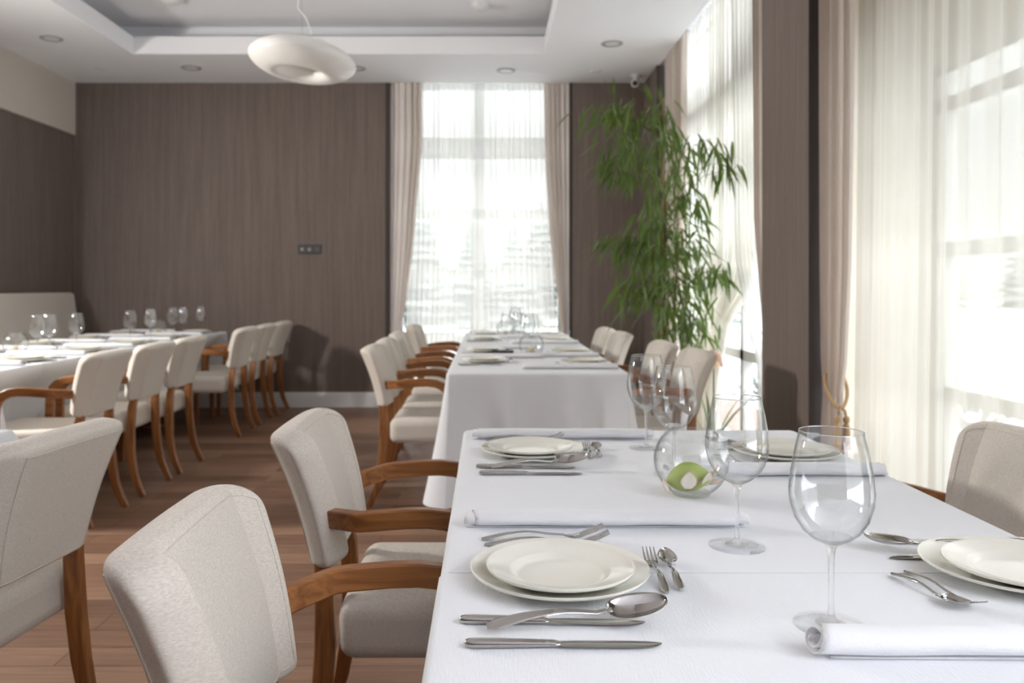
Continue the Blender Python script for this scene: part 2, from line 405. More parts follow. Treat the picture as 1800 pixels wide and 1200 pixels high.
# ------------------------------------------------------------------ curtains
def interp(tab, z):
    tab = sorted(tab)
    if z <= tab[0][0]: return tab[0][1:]
    for a, b in zip(tab, tab[1:]):
        if z <= b[0]:
            t = sm((z - a[0])/(b[0]-a[0])) * .35 + .65*(z - a[0])/(b[0]-a[0])
            return tuple(lerp(p, q, t) for p, q in zip(a[1:], b[1:]))
    return tab[-1][1:]
def curtain(name, material, U, O, tab, folds, nu=160, nv=46, seed=0, z0=None, z1=None, irr=0.0, xs=.22):
    """tab rows (z, start, end, fold depth, shift of depth); U along the rod, O origin; depth axis = toward the room"""
    r = random.Random(seed); ph = [r.uniform(0, 6.28) for _ in range(6)]
    U = Vector(U); O = Vector(O); D = Vector((0, 0, 1)).cross(U)   # depth axis
    zs0 = min(t[0] for t in tab) if z0 is None else z0; zs1 = max(t[0] for t in tab) if z1 is None else z1
    def fn(u, v):
        z = lerp(zs0, zs1, v); a, b, am, sh = interp(tab, z)
        uu = u + .012*math.sin(9*u + ph[0])
        x = lerp(a, b, uu)
        q = 2*PI*folds*u + ph[1] + .6*math.sin(2*PI*u*folds*.31 + ph[2]) + irr*math.sin(2*PI*1.7*u + ph[3]) + irr*.6*math.sin(2*PI*3.9*u + ph[5] + .15*z)
        d = am*(math.sin(q) + .35*math.sin(2.1*q + ph[3] + .4*z)) * (0.75 + .35*math.sin(5.3*u + ph[4]))
        x += xs*(b-a)/folds*math.cos(q + .5)
        return O + U*x + D*(d + sh) + Vector((0, 0, z))
    return MB().grid(fn, nu, nv).build(name, material, angle=180)
Z1 = 3.30
# far window (back wall): U = +x, depth axis D = z x U = +y
o = curtain('curtain', 'drape', (1, 0, 0), (0, 8.115, 0), [(3.3, -.945, -.645, .036, 0), (2.6, -.945, -.645, .036, 0), (1.75, -.945, -.715, .034, 0), (1.0, -.945, -.80, .022, 0), (.70, -.94, -.865, .014, 0), (.45, -.93, -.82, .02, 0), (.02, -.93, -.78, .024, 0)], 5, seed=1, xs=.08)
tag(o, 'taupe curtain tied back at the left side of the far end window', 'curtain')
o = curtain('curtain', 'drape', (1, 0, 0), (0, 8.115, 0), [(3.3, .55, .795, .036, 0), (2.6, .56, .795, .036, 0), (1.75, .605, .795, .034, 0), (1.0, .69, .795, .022, 0), (.70, .735, .792, .014, 0), (.45, .69, .785, .02, 0), (.02, .66, .785, .024, 0)], 5, seed=2, xs=.08)
tag(o, 'taupe curtain tied back at the right side of the far end window', 'curtain')
o = curtain('sheer_curtain', 'sheer', (1, 0, 0), (0, 8.27, 0), [(3.3, -.80, .66, .007, 0), (1.7, -.80, .68, .008, 0), (.02, -.86, .74, .010, 0)], 26, nu=420, nv=20, seed=3)
tag(o, 'white voile sheer hanging across the far end window', 'sheer curtain')
# middle window on the right wall: U = +y, D = -x  (toward the room)
o = curtain('curtain', 'drape', (0, 1, 0), (1.60, 0, 0), [(3.3, 6.66, 7.38, .028, 0), (1.5, 6.72, 7.38, .028, 0), (.8, 6.95, 7.36, .02, 0), (.02, 6.8, 7.38, .02, 0)], 7, seed=4)
tag(o, 'taupe curtain behind the tall green plant, by the far right corner', 'curtain')
o = curtain('curtain', 'drape', (0, 1, 0), (1.585, 0, 0), [(3.3, 4.62, 4.92, .026, 0), (1.6, 4.62, 4.88, .026, 0), (.95, 4.62, 4.74, .016, 0), (.68, 4.62, 4.68, .01, 0), (.4, 4.62, 4.74, .014, 0), (.02, 4.62, 4.78, .02, 0)], 4, seed=5)
tag(o, 'narrow taupe curtain on the far side of the brown pier', 'curtain')
o = curtain('sheer_curtain', 'sheer_bright', (0, 1, 0), (1.675, 0, 0), [(3.3, 4.75, 7.2, .014, 0), (1.55, 4.85, 7.1, .016, 0), (1.22, 5.15, 6.8, .016, 0), (.9, 5.75, 6.85, .016, 0), (.5, 6.0, 6.85, .016, 0), (.02, 6.05, 6.85, .016, 0)], 24, nu=380, nv=40, seed=6)
tag(o, 'white voile sheer behind the plant, swept open at the bottom', 'sheer curtain')
o = curtain('sheer_curtain', 'sheer_thin', (0, 1, 0), (1.625, 0, 0), [(3.3, 4.66, 5.5, .010, 0), (1.4, 4.66, 5.42, .010, 0), (1.0, 4.66, 5.2, .010, 0), (.7, 4.66, 4.95, .010, 0), (.02, 4.66, 4.95, .010, 0)], 9, nu=140, nv=30, seed=16)
tag(o, 'thin voile sheer strip gathered beside the brown pier at the middle window', 'sheer curtain')
# near window
o = curtain('curtain', 'drape', (0, 1, 0), (1.605, 0, 0), [(3.3, 3.60, 3.905, .040, 0), (2.2, 3.60, 3.905, .040, 0), (1.3, 3.63, 3.90, .040, 0), (.86, 3.68, 3.895, .036, .0), (.68, 3.73, 3.885, .030, .0), (.50, 3.68, 3.895, .038, 0), (.02, 3.62, 3.905, .042, 0)], 3.5, seed=7, nu=200, nv=70)
tag(o, 'taupe curtain gathered by a tasselled rope between pier and near right window', 'curtain')
near_curtain = o
o = curtain('sheer_curtain', 'sheer_near', (0, 1, 0), (1.70, 0, 0), [(3.3, 1.35, 3.76, .016, 0), (1.5, 1.35, 3.80, .017, 0), (.02, 1.35, 3.84, .019, 0)], 17, nu=520, nv=24, seed=8, irr=1.6, xs=.04)
tag(o, 'wide white voile sheer in deep folds over the near right window', 'sheer curtain')
# rope tieback with tassels
tb = thing('curtain_tieback', (1.605, 3.80, .68)); tag(tb, 'tan rope tieback with tassels around the gathered near right curtain', 'tieback')
m = MB()
pts = []
for i in range(41):
    a = 2*PI*i/40
    sn = math.sin(a)
    pts.append((.048*math.cos(a) + .030*sn, .115*sn, .045 + .07*sn - .02*max(0, -sn)**3))
m.tube(pts, .008, 8).build('rope', 'rope', tb)
for k, dx in enumerate((-.052, -.012)):
    m = MB(); dy = -.135
    m.tube([(-.03, dy+.012, -.035), (lerp(-.03, dx, .7), dy-.004, -.055), (dx, dy-.004, -.085)], .006, 8)
    m.lathe([(.004, -.075), (.012, -.080), (.015, -.092), (.012, -.104), (.009, -.108), (.013, -.116), (.018, -.19), (.019, -.225), (.002, -.226)], 18, (dx, dy-.004, 0))
    m.build('tassel', 'rope', tb)
for nm, x, lab in (('curtain_hook', -.935, 'small metal tieback hook left of the far end window'), ('curtain_hook', .795, 'small metal tieback hook right of the far end window')):
    sx = 1 if x < 0 else -1
    o = MB().lathe([(.012, 0), (.012, .006), (.006, .008)], 14).tube([(0, 0, 0), (0, 0, .05), (0, .02, .07), (0, .05, .075)], .006).build(nm, 'chrome')
    o.location = (x, YB-.001, .70); o.rotation_euler = (PI/2, 0, 0); tag(o, lab, 'hook')

# ------------------------------------------------------------------ chairs
def make_chair():
    t = thing('dining_armchair', (0, 0, 0))
    # seat
    m = MB(); n = 14
    def seat_fn(side):
        pass
    s = MB(); s.box(-.235, .24, -.235, .235, .345, .478).build('seat', 'fabric', t, bevel=.038, angle=60)
    # back: a padded slab folded forward at both sides
    T = .070; zb, zt = .535, .848; e_ = .012
    def path(l, k):
        hc, steps = .165*k, 24
        x = y = 0.0
        dl = abs(l)/steps
        for i in range(steps):
            th = math.radians(50)*sm(((i+.5)*dl - hc + .018)/.036)
            x += math.sin(th)*dl; y += math.cos(th)*dl
        th = math.radians(50)*sm((abs(l) - hc + .018)/.036)
        sg = 1 if l >= 0 else -1
        return x, y*sg, math.cos(th), -math.sin(th)*sg
    def f(d, e=None):
        e = e or e_
        return max(0.0, 1 - max(0.0, (e - d)/e)**2.6)**(1/2.6)
    def surf(s_, v, side, off=0.0):
        k = lerp(.80, 1.0, v); L = .236*k
        l = s_*L
        de = L - abs(l); R = .05
        drop = 0.0 if de >= R else R - math.sqrt(max(0, R*R - (R-de)**2))
        top = zt - drop*.9 + .006*(1 - s_*s_); bot = zb + drop*.5
        z = lerp(bot, top, v)
        hgt = top - bot
        th = T/2 * f(de) * f(v*hgt, .016) * f((1-v)*hgt, .022)
        x, y, nx, ny = path(l, k)
        xm = lerp(-.243, -.338, (z - zb)/(zt-zb)) - T/2 + .012*math.sin(PI*max(0, min(1, (z-zb)/(zt-zb))))
        if side > 0: th += .006*(1 - s_*s_)*math.sin(PI*v)
        th += off
        return (xm + x + nx*th*side, y + ny*th*side, z + (.25*th*side))
    ss = [-1, -.993, -.978, -.95, -.91, -.86, -.80, -.75, -.70, -.65, -.59, -.50, -.36, -.18, 0]; ss = ss + [-a for a in reversed(ss[:-1])]
    vv = [0, .008, .025, .05, .08, .13, .22, .34, .46, .58, .70, .80, .88, .925, .955, .978, .992, 1]
    m = MB(); NS, NV = len(ss), len(vv)
    fr = [[surf(a, b, 1) for b in vv] for a in ss]; bk = [[surf(a, b, -1) for b in vv] for a in ss]
    m.grid(lambda u, v: fr[round(u*(NS-1))][round(v*(NV-1))], NS-1, NV-1)
    m.grid(lambda u, v: bk[round(u*(NS-1))][round(v*(NV-1))], NS-1, NV-1)
    back = m.build('backrest', 'fabric', t, angle=180)
    bm = bmesh.new(); bm.from_mesh(back.data); bmesh.ops.remove_doubles(bm, verts=bm.verts, dist=.0004); bmesh.ops.recalc_face_normals(bm, faces=bm.faces); bm.to_mesh(back.data); bm.free()
    back.modifiers.new('soft', 'SUBSURF').levels = 1; back.modifiers['soft'].render_levels = 1
    for side in (1, -1):     # seams along the edges of the cushion
        loop = []
        a_, b0, b1 = (.93, .06, .935) if side > 0 else (.70, .05, .935)
        for i in range(21): loop.append(surf(lerp(-a_, a_, i/20), b1, side, .0002))
        for i in range(1, 13): loop.append(surf(a_, lerp(b1, b0, i/12), side, .0002))
        for i in range(1, 21): loop.append(surf(lerp(a_, -a_, i/20), b0, side, .0002))
        for i in range(1, 13): loop.append(surf(-a_, lerp(b0, b1, i/12), side, .0002))
        MB().tube(loop, .0011, 6).build('seam', 'fabric', back)
    for sy in (1, -1):
        # rear leg carries the back, swept backward at the foot
        MB().sweep([(-.285, .148*sy, .56), (-.274, .160*sy, .50), (-.270, .176*sy, .36), (-.277, .186*sy, .24), (-.298, .190*sy, .12), (-.330, .194*sy, .04), (-.350, .196*sy, 0)],
                   [(.015, .016), (.016, .021), (.016, .023), (.016, .022), (.015, .019), (.014, .016), (.013, .015)], (0, 1, 0)).build('leg', 'wood_up', t, angle=35)
        MB().sweep([(.190, .195*sy, .36), (.190, .196*sy, .2), (.192, .198*sy, 0)], [(.021, .021), (.019, .019), (.015, .015)], (0, 1, 0)).build('leg', 'wood_up', t, angle=35)
        y = .252*sy
        pts = [(-.262, .172*sy, .650), (-.228, .206*sy, .656), (-.196, .236*sy, .661), (-.180, .248*sy, .663), (-.155, y, .666), (-.08, y, .672), (-.03, y, .673), (.012, y, .668), (.045, y, .654), (.070, y, .630), (.083, y, .595), (.088, y, .55), (.089, y, .48), (.089, y, .39)]
        MB().sweep(pts, (.014, .021), (0, 1, 0)).build('armrest', 'wood', t, angle=35)
    return finish(t)
chair = make_chair()
G = 'cream upholstered armchairs'
CH = [
 (-.085, 1.205, 0.02, 'nearest cream armchair left of the front table, cropped by the bottom edge'),
 (-.100, 2.060, 0.0, 'cream armchair second along the left side of the front table'),
 (.875, 1.83, PI+.03, 'grey-shaded armchair right of the front table, by the near sheer curtain'),
 (-.285, 4.60, 0.0, 'nearest armchair on the left side of the middle table row'),
 (-.285, 5.17, 0.02, 'second nearest armchair on the left side of the middle table row'),
 (-.295, 5.95, 0.0, 'third armchair on the left side of the middle table row'),
 (-.285, 7.03, -.02, 'farthest armchair on the left side of the middle table row, before the window'),
 (.745, 4.28, PI, 'nearest armchair on the window side of the middle table row, seen behind wine glasses'),
 (.700, 4.90, PI, 'second armchair on the window side of the middle table row, below the plant'),
 (.615, 5.90, PI, 'third armchair on the window side of the middle table row, before the dark corner'),
 (.590, 6.52, PI, 'farthest armchair on the window side of the middle table row'),
 (-2.285, 4.22, PI, 'armchair nearest the viewer in the left table row, back turned, long arm showing'),
 (-2.285, 4.83, PI, 'second armchair from the front of the left table row, back turned'),
 (-2.285, 5.39, PI, 'third armchair from the front of the left table row, back turned'),
 (-2.285, 6.65, PI, 'fourth armchair from the front of the left table row, seat fully lit'),
 (-2.28, 7.20, PI, 'fifth armchair of the left table row, second from the brown wall'),
 (-2.27, 7.755, PI, 'armchair nearest the brown back wall in the left table row'),
 (-1.328, 1.94, PI-.12, 'large armchair at lower left seen from behind, its back panel filling the corner'),
]
for x, y, a, lab in CH: put(chair, (x, y, 0), a, lab, 'chair', G)

# ------------------------------------------------------------------ tables and cloths
TZ = .76
def tablecloth(x0, x1, y0, y1, flush='', dents=(), seed=0, hem=.13, label=''):
    r = random.Random(seed); ph = [r.uniform(0, 6.28) for _ in range(8)]
    R = .02; pts = []
    def side(ax, ay, bx, by, nx, ny, nm, n):
        L = math.hypot(bx-ax, by-ay)
        for i in range(n):
            t = i/n; pts.append((lerp(ax, bx, t), lerp(ay, by, t), nx, ny, nm, t*L, L, None))
    def corner(cx, cy, a0, nm):
        q = .001 if (nm[0] in flush or nm[1] in flush) else R
        cx += (R-q)*(1 if 'E' in nm else -1); cy += (R-q)*(1 if 'N' in nm else -1)
        for i in range(10):
            a = a0 + PI/2*i/10; pts.append((cx + q*math.cos(a), cy + q*math.sin(a), math.cos(a), math.sin(a), nm, 0, 0, i/10))
    nx_ = max(8, int((x1-x0)/.022)); ny_ = max(8, int((y1-y0)/.022))
    corner(x1-R, y0+R, -PI/2, 'SE'); side(x1, y0+R, x1, y1-R, 1, 0, 'E', ny_)
    corner(x1-R, y1-R, 0, 'NE'); side(x1-R, y1, x0+R, y1, 0, 1, 'N', nx_)
    corner(x0+R, y1-R, PI/2, 'NW'); side(x0, y1-R, x0, y0+R, -1, 0, 'W', ny_)
    corner(x0+R, y0+R, PI, 'SW'); side(x0+R, y0, x1-R, y0, 0, -1, 'S', nx_)
    zs = [0, .0015, .006, .014, .03, .06, .10, .15, .20, .26, .32, .38, .44, .50, .56, 1.0]
    drop = TZ - hem
    zs = [q for q in zs if q < drop - .02] + [1.0]
    rings = []
    for ri, dz in enumerate(zs):
        dd = drop if dz == 1.0 else dz
        v = dd/drop; ring = []
        for (px, py, nx, ny, nm, s_, L, ct) in pts:
            rr = .011                                            # rounded edge over the table top
            off = -rr + (math.sqrt(max(0, rr*rr - max(0, rr-dd)**2)) if dd < rr else rr)
            zz = TZ - dd
            if len(nm) == 2:
                fl = not (nm[0] in flush or nm[1] in flush)
                off += (.115*v**1.2 if fl else .010*v)
                ox, oy = px + nx*off, py + ny*off
                if not fl:                       # corner against a neighbouring table stays in line
                    if nm[0] in flush: oy = py; ox = px + (1 if nm[1] == 'E' else -1)*off
                    else: ox = px; oy = py + (1 if nm[0] == 'N' else -1)*off
            else:
                if nm in flush: off = -.0003
                else:
                    dc = min(s_, L - s_)
                    endfl = [c for c in 'NSEW' if c in flush]
                    a = s_/L
                    fold = .014*v*(math.sin(2*PI*s_/.31 + ph[0]) + .6*math.sin(2*PI*s_/.17 + ph[1]))
                    near_end = math.exp(-(dc/.10)**2)
                    # which corner is near: flared only if not flush
                    first = s_ < L/2
                    cn = {('E', True): 'S', ('E', False): 'N', ('N', True): 'E', ('N', False): 'W', ('W', True): 'N', ('W', False): 'S', ('S', True): 'W', ('S', False): 'E'}[(nm, first)]
                    if cn in flush: fold *= 1 - near_end; flare = .010*v*near_end
                    else: flare = .085*v**1.2*near_end; fold *= 1 - near_end
                    off += .010*v + fold + flare
                    w0 = {'E': py, 'W': py, 'N': px, 'S': px}[nm]
                    for (sd, c, hw, dep) in dents:
                        if sd == nm:
                            q = sm((hw + .05 - abs(w0 - c))/.05)*sm((TZ - .012 - zz)/.22)
                            off = lerp(off, -dep, q)
                ox, oy = px + nx*off, py + ny*off
            ring.append((ox, oy, zz))
        rings.append(ring)
    m = MB(); inner = [(lerp((x0+x1)/2, p[0], .96), lerp((y0+y1)/2, p[1], .96), TZ) for p in rings[0]]
    m.rings([inner] + rings, True, False); n = len(inner); m.f.append(tuple(range(n)))
    o = m.build('tablecloth', 'cloth', angle=50)
    tag(o, label, 'tablecloth', 'white tablecloths')
    cx, cy = (x0+x1)/2, (y0+y1)/2
    t = thing('dining_table', (cx, cy, 0))
    MB().box(x0-cx+.012, x1-cx-.012, y0-cy+.012, y1-cy-.012, TZ-.03, TZ-.0015).build('tabletop', 'wood', t, smooth=False)
    MB().lathe([(.03, .03), (.045, .05), (.04, .4), (.045, TZ-.05), (.10, TZ-.03)], 20).build('pedestal', 'wood', t)
    MB().lathe([(.19, 0), (.19, .015), (.05, .035)], 28).build('base', 'wood', t)
    tag(t, 'wooden table under the ' + label.replace('white ', '').replace('large ', ''), 'table', 'dining tables')
    return o
def dents(xedge, sgn, origin_x, ys, hw=.285):
    dep = abs(origin_x + sgn*.265 - xedge)
    return [('W' if sgn > 0 else 'E', y, hw, dep) for y in ys]
tablecloth(-.070, .897, 1.210, 2.417, 'S', dents(-.07, 1, -.10, [2.06]) + [('W', 1.205, .285, .27)] + [('E', 1.83, .285, .30)], 1, label='white cloth on the front table, far half beyond the seam')
tablecloth(-.072, .899, .10, 1.208, 'N', [('W', 1.205, .285, .27)], 2, label='white cloth on the front table, near half below the seam')
mx0, mx1 = -.200, .690
md = [('W', 4.60, .285, .20), ('W', 5.17, .285, .20), ('W', 5.95, .285, .2), ('W', 7.03, .285, .2), ('E', 4.28, .285, .22), ('E', 4.90, .285, .27), ('E', 5.90, .285, .35), ('E', 6.52, .285, .37)]
tablecloth(mx0, mx1, 4.00, 5.20, 'N', md, 3, label='white cloth on the nearest table of the middle row')
tablecloth(mx0, mx1, 5.203, 6.40, 'NS', md, 4, label='white cloth on the central table of the middle row')
tablecloth(mx0, mx1, 6.403, 7.55, 'S', md, 5, label='white cloth on the farthest table of the middle row')
lx0, lx1 = -3.37, -2.42
ld = [('E', y, .285, .20) for y in (4.22, 4.83, 5.39, 6.65, 7.20, 7.755)]
tablecloth(lx0, lx1, 4.05, 5.25, 'N', ld, 6, label='white cloth on the nearest table of the left row', hem=.22)
tablecloth(lx0, lx1, 5.253, 6.45, 'NS', ld, 7, label='white cloth on the central table of the left row', hem=.22)
tablecloth(lx0, lx1, 6.453, 7.66, 'S', ld, 8, label='white cloth on the table nearest the back wall in the left row', hem=.22)
tablecloth(-2.30, -1.39, 1.25, 2.43, '', [('E', 1.93, .285, .26)], 9, hem=.60, label='white cloth corner at the left edge behind the large armchair')

# ------------------------------------------------------------------ tableware prototypes
def plate_mesh(r, name, h):
    p = [(.001, .004), (r*.50, .004), (r*.52, .0), (r*.56, .0), (r*.60, .004), (r*.72, .010), (r*.985, h-.0035), (r, h-.001), (r*.996, h+.0012), (r*.975, h+.001), (r*.955, h-.0012), (r*.70, .0158), (r*.665, .0146), (r*.615, .0092), (r*.58, .0073), (r*.54, .0066), (.001, .0068)]
    return MB().lathe(p, 72).build(name, 'plate', angle=60)
charger = finish(plate_mesh(.128, 'charger_plate', .020))
dinner = finish(plate_mesh(.104, 'dinner_plate', .022))
def make_glass():
    t = thing('wine_glass', (0, 0, 0))
    out = [(.0045, .1005), (.011, .1030), (.022, .108), (.034, .118), (.0435, .133), (.0492, .152), (.0502, .168), (.0480, .190), (.0435, .215), (.0380, .2405)]
    inn = [(r-.0009, z+.0004) for r, z in out[:0:-1]]
    inn[0] = (.0372, .2405)
    MB().lathe(out + [(.0376, .2411)] + inn + [(.002, .1036)], 56).build('bowl', 'glass', t, angle=80)
    MB().lathe([(.0376 + .0007*math.cos(2*PI*i/8), .2409 + .0007*math.sin(2*PI*i/8)) for i in range(8)], 56, closed=True).build('rim', 'rimglass', t, angle=80)
    MB().lathe([(.019, .0034), (.012, .0052), (.0075, .0080), (.0046, .014), (.0037, .03), (.0036, .06), (.0040, .085), (.0055, .096), (.010, .1008), (.018, .1052), (.026, .1108), (.0245, .1116), (.012, .1068), (.002, .1060)], 24).build('stem', 'gsolid', t, angle=80)
    MB().lathe([(.002, .0002), (.0445, .0002), (.0450, .0009), (.0444, .0016), (.030, .0026), (.014, .0046), (.0075, .0066), (.002, .0067)], 56).build('foot', 'footglass', t, angle=80)
    return finish(t)
glass = make_glass()
def make_vase():
    t = thing('glass_bowl', (0, 0, 0))
    def prof(R, z0, a0, a1, n): return [(R*math.sin(lerp(a0, a1, i/n)), z0 - R*math.cos(lerp(a0, a1, i/n))) for i in range(n+1)]
    out = prof(.0745, .0700, .55, 2.50, 22); inn = prof(.0728, .0700, .62, 2.50, 22)
    MB().lathe(out + inn[::-1], 56, closed=True).build('wall', 'glass', t, angle=80)
    MB().lathe([(.001, .0005), (.036, .0005), (.039, .004), (.0385, .0064), (.034, .0058), (.001, .0055)], 40).build('base', 'gsolid', t, angle=80)
    return finish(t)
vase = make_vase()
def ring_pts(x, a, b, z): return (x, a, b, z)
def make_knife():
    t = thing('table_knife', (0, 0, 0))
    MB().loftx([(0, .0015, .0015, .0052), (.002, .0055, .0040, .0052), (.008, .0078, .0050, .0052), (.02, .0082, .0052, .0053), (.05, .0073, .0046, .0052), (.085, .0062, .0040, .0050), (.104, .0058, .0036, .0048), (.108, .0060, .0026, .0046), (.112, .0042, .0018, .0045)], 16, 2.3).build('handle', 'steel', t, angle=60)
    MB().loftx([(.108, .0048, .0014, .0045), (.114, .0078, .0011, .0044), (.130, .0088, .0010, .0042), (.165, .0094, .0009, .0038, .0005), (.195, .0098, .0008, .0034, .001), (.212, .0088, .0007, .0030, .0016), (.224, .0058, .0006, .0026, .0035), (.231, .0018, .0005, .0022, .0058)], 12, 2.0).build('blade', 'steel', t, angle=60)
    return finish(t)
def spoon_parts(t, L, bw, bl, hw, arch):
    xb = L - bl
    secs = []
    for i in range(17):
        u = i/16; x = u*(xb+.006)
        wdt = hw*(1.0 if u < .02 else lerp(1.0, .42, sm((u-.05)/.75)))
        if i == 0: wdt *= .45
        z = .0030 + arch*math.sin(PI*min(1, u*1.02))**1.2 + .002*(1-u)**4 + (.006*sm((u-.86)/.14))
        secs.append((x, wdt, .0016 if u > .1 else .0012, z))
    MB().loftx(secs, 12, 2.4).build('handle', 'steel', t, angle=60)
    zr = secs[-1][3] + .0008
    def fn(u, v):
        a = u*PI; s = (v-.5)*2
        # egg outline: along x from neck to tip
        x = xb + bl*(1 - math.cos(a))/2
        ww = bw*math.sin(a)**.75*(1.08 - .28*u)
        q = min(1, s*s); dep = .0082*(bl/.068)*math.sin(a)**.9
        rim = zr + .008*u*u
        return (x, ww*s, rim - dep*(1 - q))
    MB().grid(fn, 22, 14).build('bowl', 'steel', t, angle=180, solid=.0011)
def make_spoon():
    t = thing('table_spoon', (0, 0, 0)); spoon_parts(t, .226, .0225, .076, .0090, .012); return finish(t)
def make_teaspoon():
    t = thing('dessert_spoon', (0, 0, 0)); spoon_parts(t, .142, .0150, .046, .0070, .008); return finish(t)
def make_fork(name, L, hw, headw):
    t = thing(name, (0, 0, 0)); k = L/.20
    secs = []
    for i in range(15):
        u = i/14; x = u*.135*k
        wdt = hw*lerp(1.0, .40, sm((u-.05)/.75))*(.45 if i == 0 else 1)
        secs.append((x, wdt, .0015, .0028 + .010*k*math.sin(PI*u)**1.3 + .003*sm((u-.75)/.25)))
    MB().loftx(secs, 12, 2.4).build('handle', 'steel', t, angle=60)
    zc = lambda x: .0058 + -.0032*math.sin(PI*min(1, max(0, (x/k-.133)/.035))) + (.0135*k*max(0, (x/k-.160)/.04)**1.5)
    m = MB()
    hs = [(.133*k, .0036), (.140*k, .0056), (.147*k, headw*.9), (.153*k, headw), (.162*k, headw)]
    m.loftx([(x, a, .0011, zc(x)) for x, a in hs], 12, 3.0)
    for j in range(4):
        y = headw*(-.84 + .56*j)
        m.loftx([(lerp(.158*k, L, i/7), headw*(.17 if i < 5 else lerp(.17, .07, (i-4)/3)), .0009, zc(lerp(.158*k, L, i/7)), y) for i in range(8)], 8, 2.6)
    m.build('tines', 'steel', t, angle=60)
    return finish(t)
knife = make_knife(); spoon = make_spoon(); tea = make_teaspoon()
fork = make_fork('table_fork', .202, .0088, .0125); dfork = make_fork('dessert_fork', .155, .0068, .0100)
def make_napkin(name, wy, hz, seed, length=.475, turns=3.4):
    r = random.Random(seed); ph = [r.uniform(0, 6.28) for _ in range(5)]
    def fn(u, v):
        x = (u - .5)*length
        a = v*turns*2*PI
        k = lerp(.30, 1.0, v**.8)
        wob = 1 + .05*math.sin(11*u + ph[0] + a*.4) + .03*math.sin(27*u + ph[1])
        yy = -wy*k*math.cos(a + 2.2)*wob; zz = hz*k*math.sin(a + 2.2)*(1 + .05*math.sin(13*u + ph[2] + a))
        if v > .965: yy -= (v-.965)/.035*.010; zz = lerp(zz, -hz*.97, (v-.965)/.035)
        edge = .010*math.sin(a*.5 + ph[3])*(1 if u < .5 else -1)*sm((abs(u-.5) - .40)/.1)
        tuck = 1 - .10*sm((abs(u-.5)-.44)/.06)
        return (x + edge, yy*tuck, hz + .0012 + max(-hz, zz))
    return finish(MB().grid(fn, 46, int(turns*30)).build(name, 'napkin', angle=180, solid=.0012))
nap_round = make_napkin('rolled_napkin', .0225, .0170, 3)
nap_flat = make_napkin('rolled_napkin', .026, .0140, 5)
# flower that lies in a bowl
def make_flower(cols):
    t = thing('lotus_flower', (0, 0, 0))
    def petal(L, W, cup, base, az, el, matn, nm):
        def fn(u, v):
            s = (v-.5)*2; ww = W*math.sin(PI*min(1, (u*.92+.08)))**.75*(1 - .25*u)
            x = u*L; y = ww*s; z = cup*math.sin(PI*u*.8) - cup*1.0*s*s*math.sin(PI*u)
            p = Vector((x, y, z)); p.rotate(Matrix.Rotation(-el, 3, 'Y')); p.rotate(Matrix.Rotation(az, 3, 'Z'))
            return p + Vector(base)
        MB().grid(fn, 10, 8).build(nm, matn, t, angle=180, solid=.0018)
    return t, petal
def lotus():
    t, petal = make_flower(None)
    m = MB(); rings = []
    for i in range(15):
        u = i/14; rr = .0305*math.sin(PI*(u*.93+.035))**.8*(1.05-.22*u)
        rings.append([(-.046 + .084*u, rr*math.cos(2*PI*j/20), .0315 + .012*(u-.5) + rr*math.sin(2*PI*j/20)) for j in range(20)])
    m.rings(rings).build('bud', 'green', t)
    # cut-open white petals with pink rims showing between the sepals
    for (bx, by, bz, az, el, L, W) in ((-.014, -.031, .014, -1.62, 1.32, .034, .017), (.020, -.030, .020, -1.15, 1.05, .030, .013), (.034, -.018, .026, -.6, .8, .032, .014), (.040, .000, .032, -.1, .8, .030, .013), (-.047, -.014, .006, 2.5, 1.0, .026, .012), (.036, -.008, .018, -.2, .25, .034, .013)):
        petal(L, W, .004, (bx, by, bz), az, el, 'petal', 'petal')
        petal(L*1.07, W*1.12, .004, (bx+.001, by+.0026, bz-.0012), az, el, 'pink', 'petal')
    petal(.056, .021, .008, (-.012, -.012, .006), -.35, .38, 'green', 'sepal')
    petal(.050, .019, .008, (-.012, .012, .010), .45, .42, 'green', 'sepal')
    return finish(t)
flower_green = lotus()
def cream_flower():
    t, petal = make_flower(None)
    for k in range(9):
        a = 2*PI*k/9; petal(.045, .016, .008, (.004*math.cos(a), .004*math.sin(a), .008), a, .35, 'petal', 'petal')
    for k in range(6):
        a = 2*PI*k/6+.3; petal(.036, .014, .008, (0, 0, .012), a, .95, 'yellow', 'petal')
    MB().lathe([(.001, .010), (.010, .012), (.012, .02), (.007, .027), (.001, .028)], 16).build('heart', 'yellow', t)
    return finish(t)
flower_cream = cream_flower()

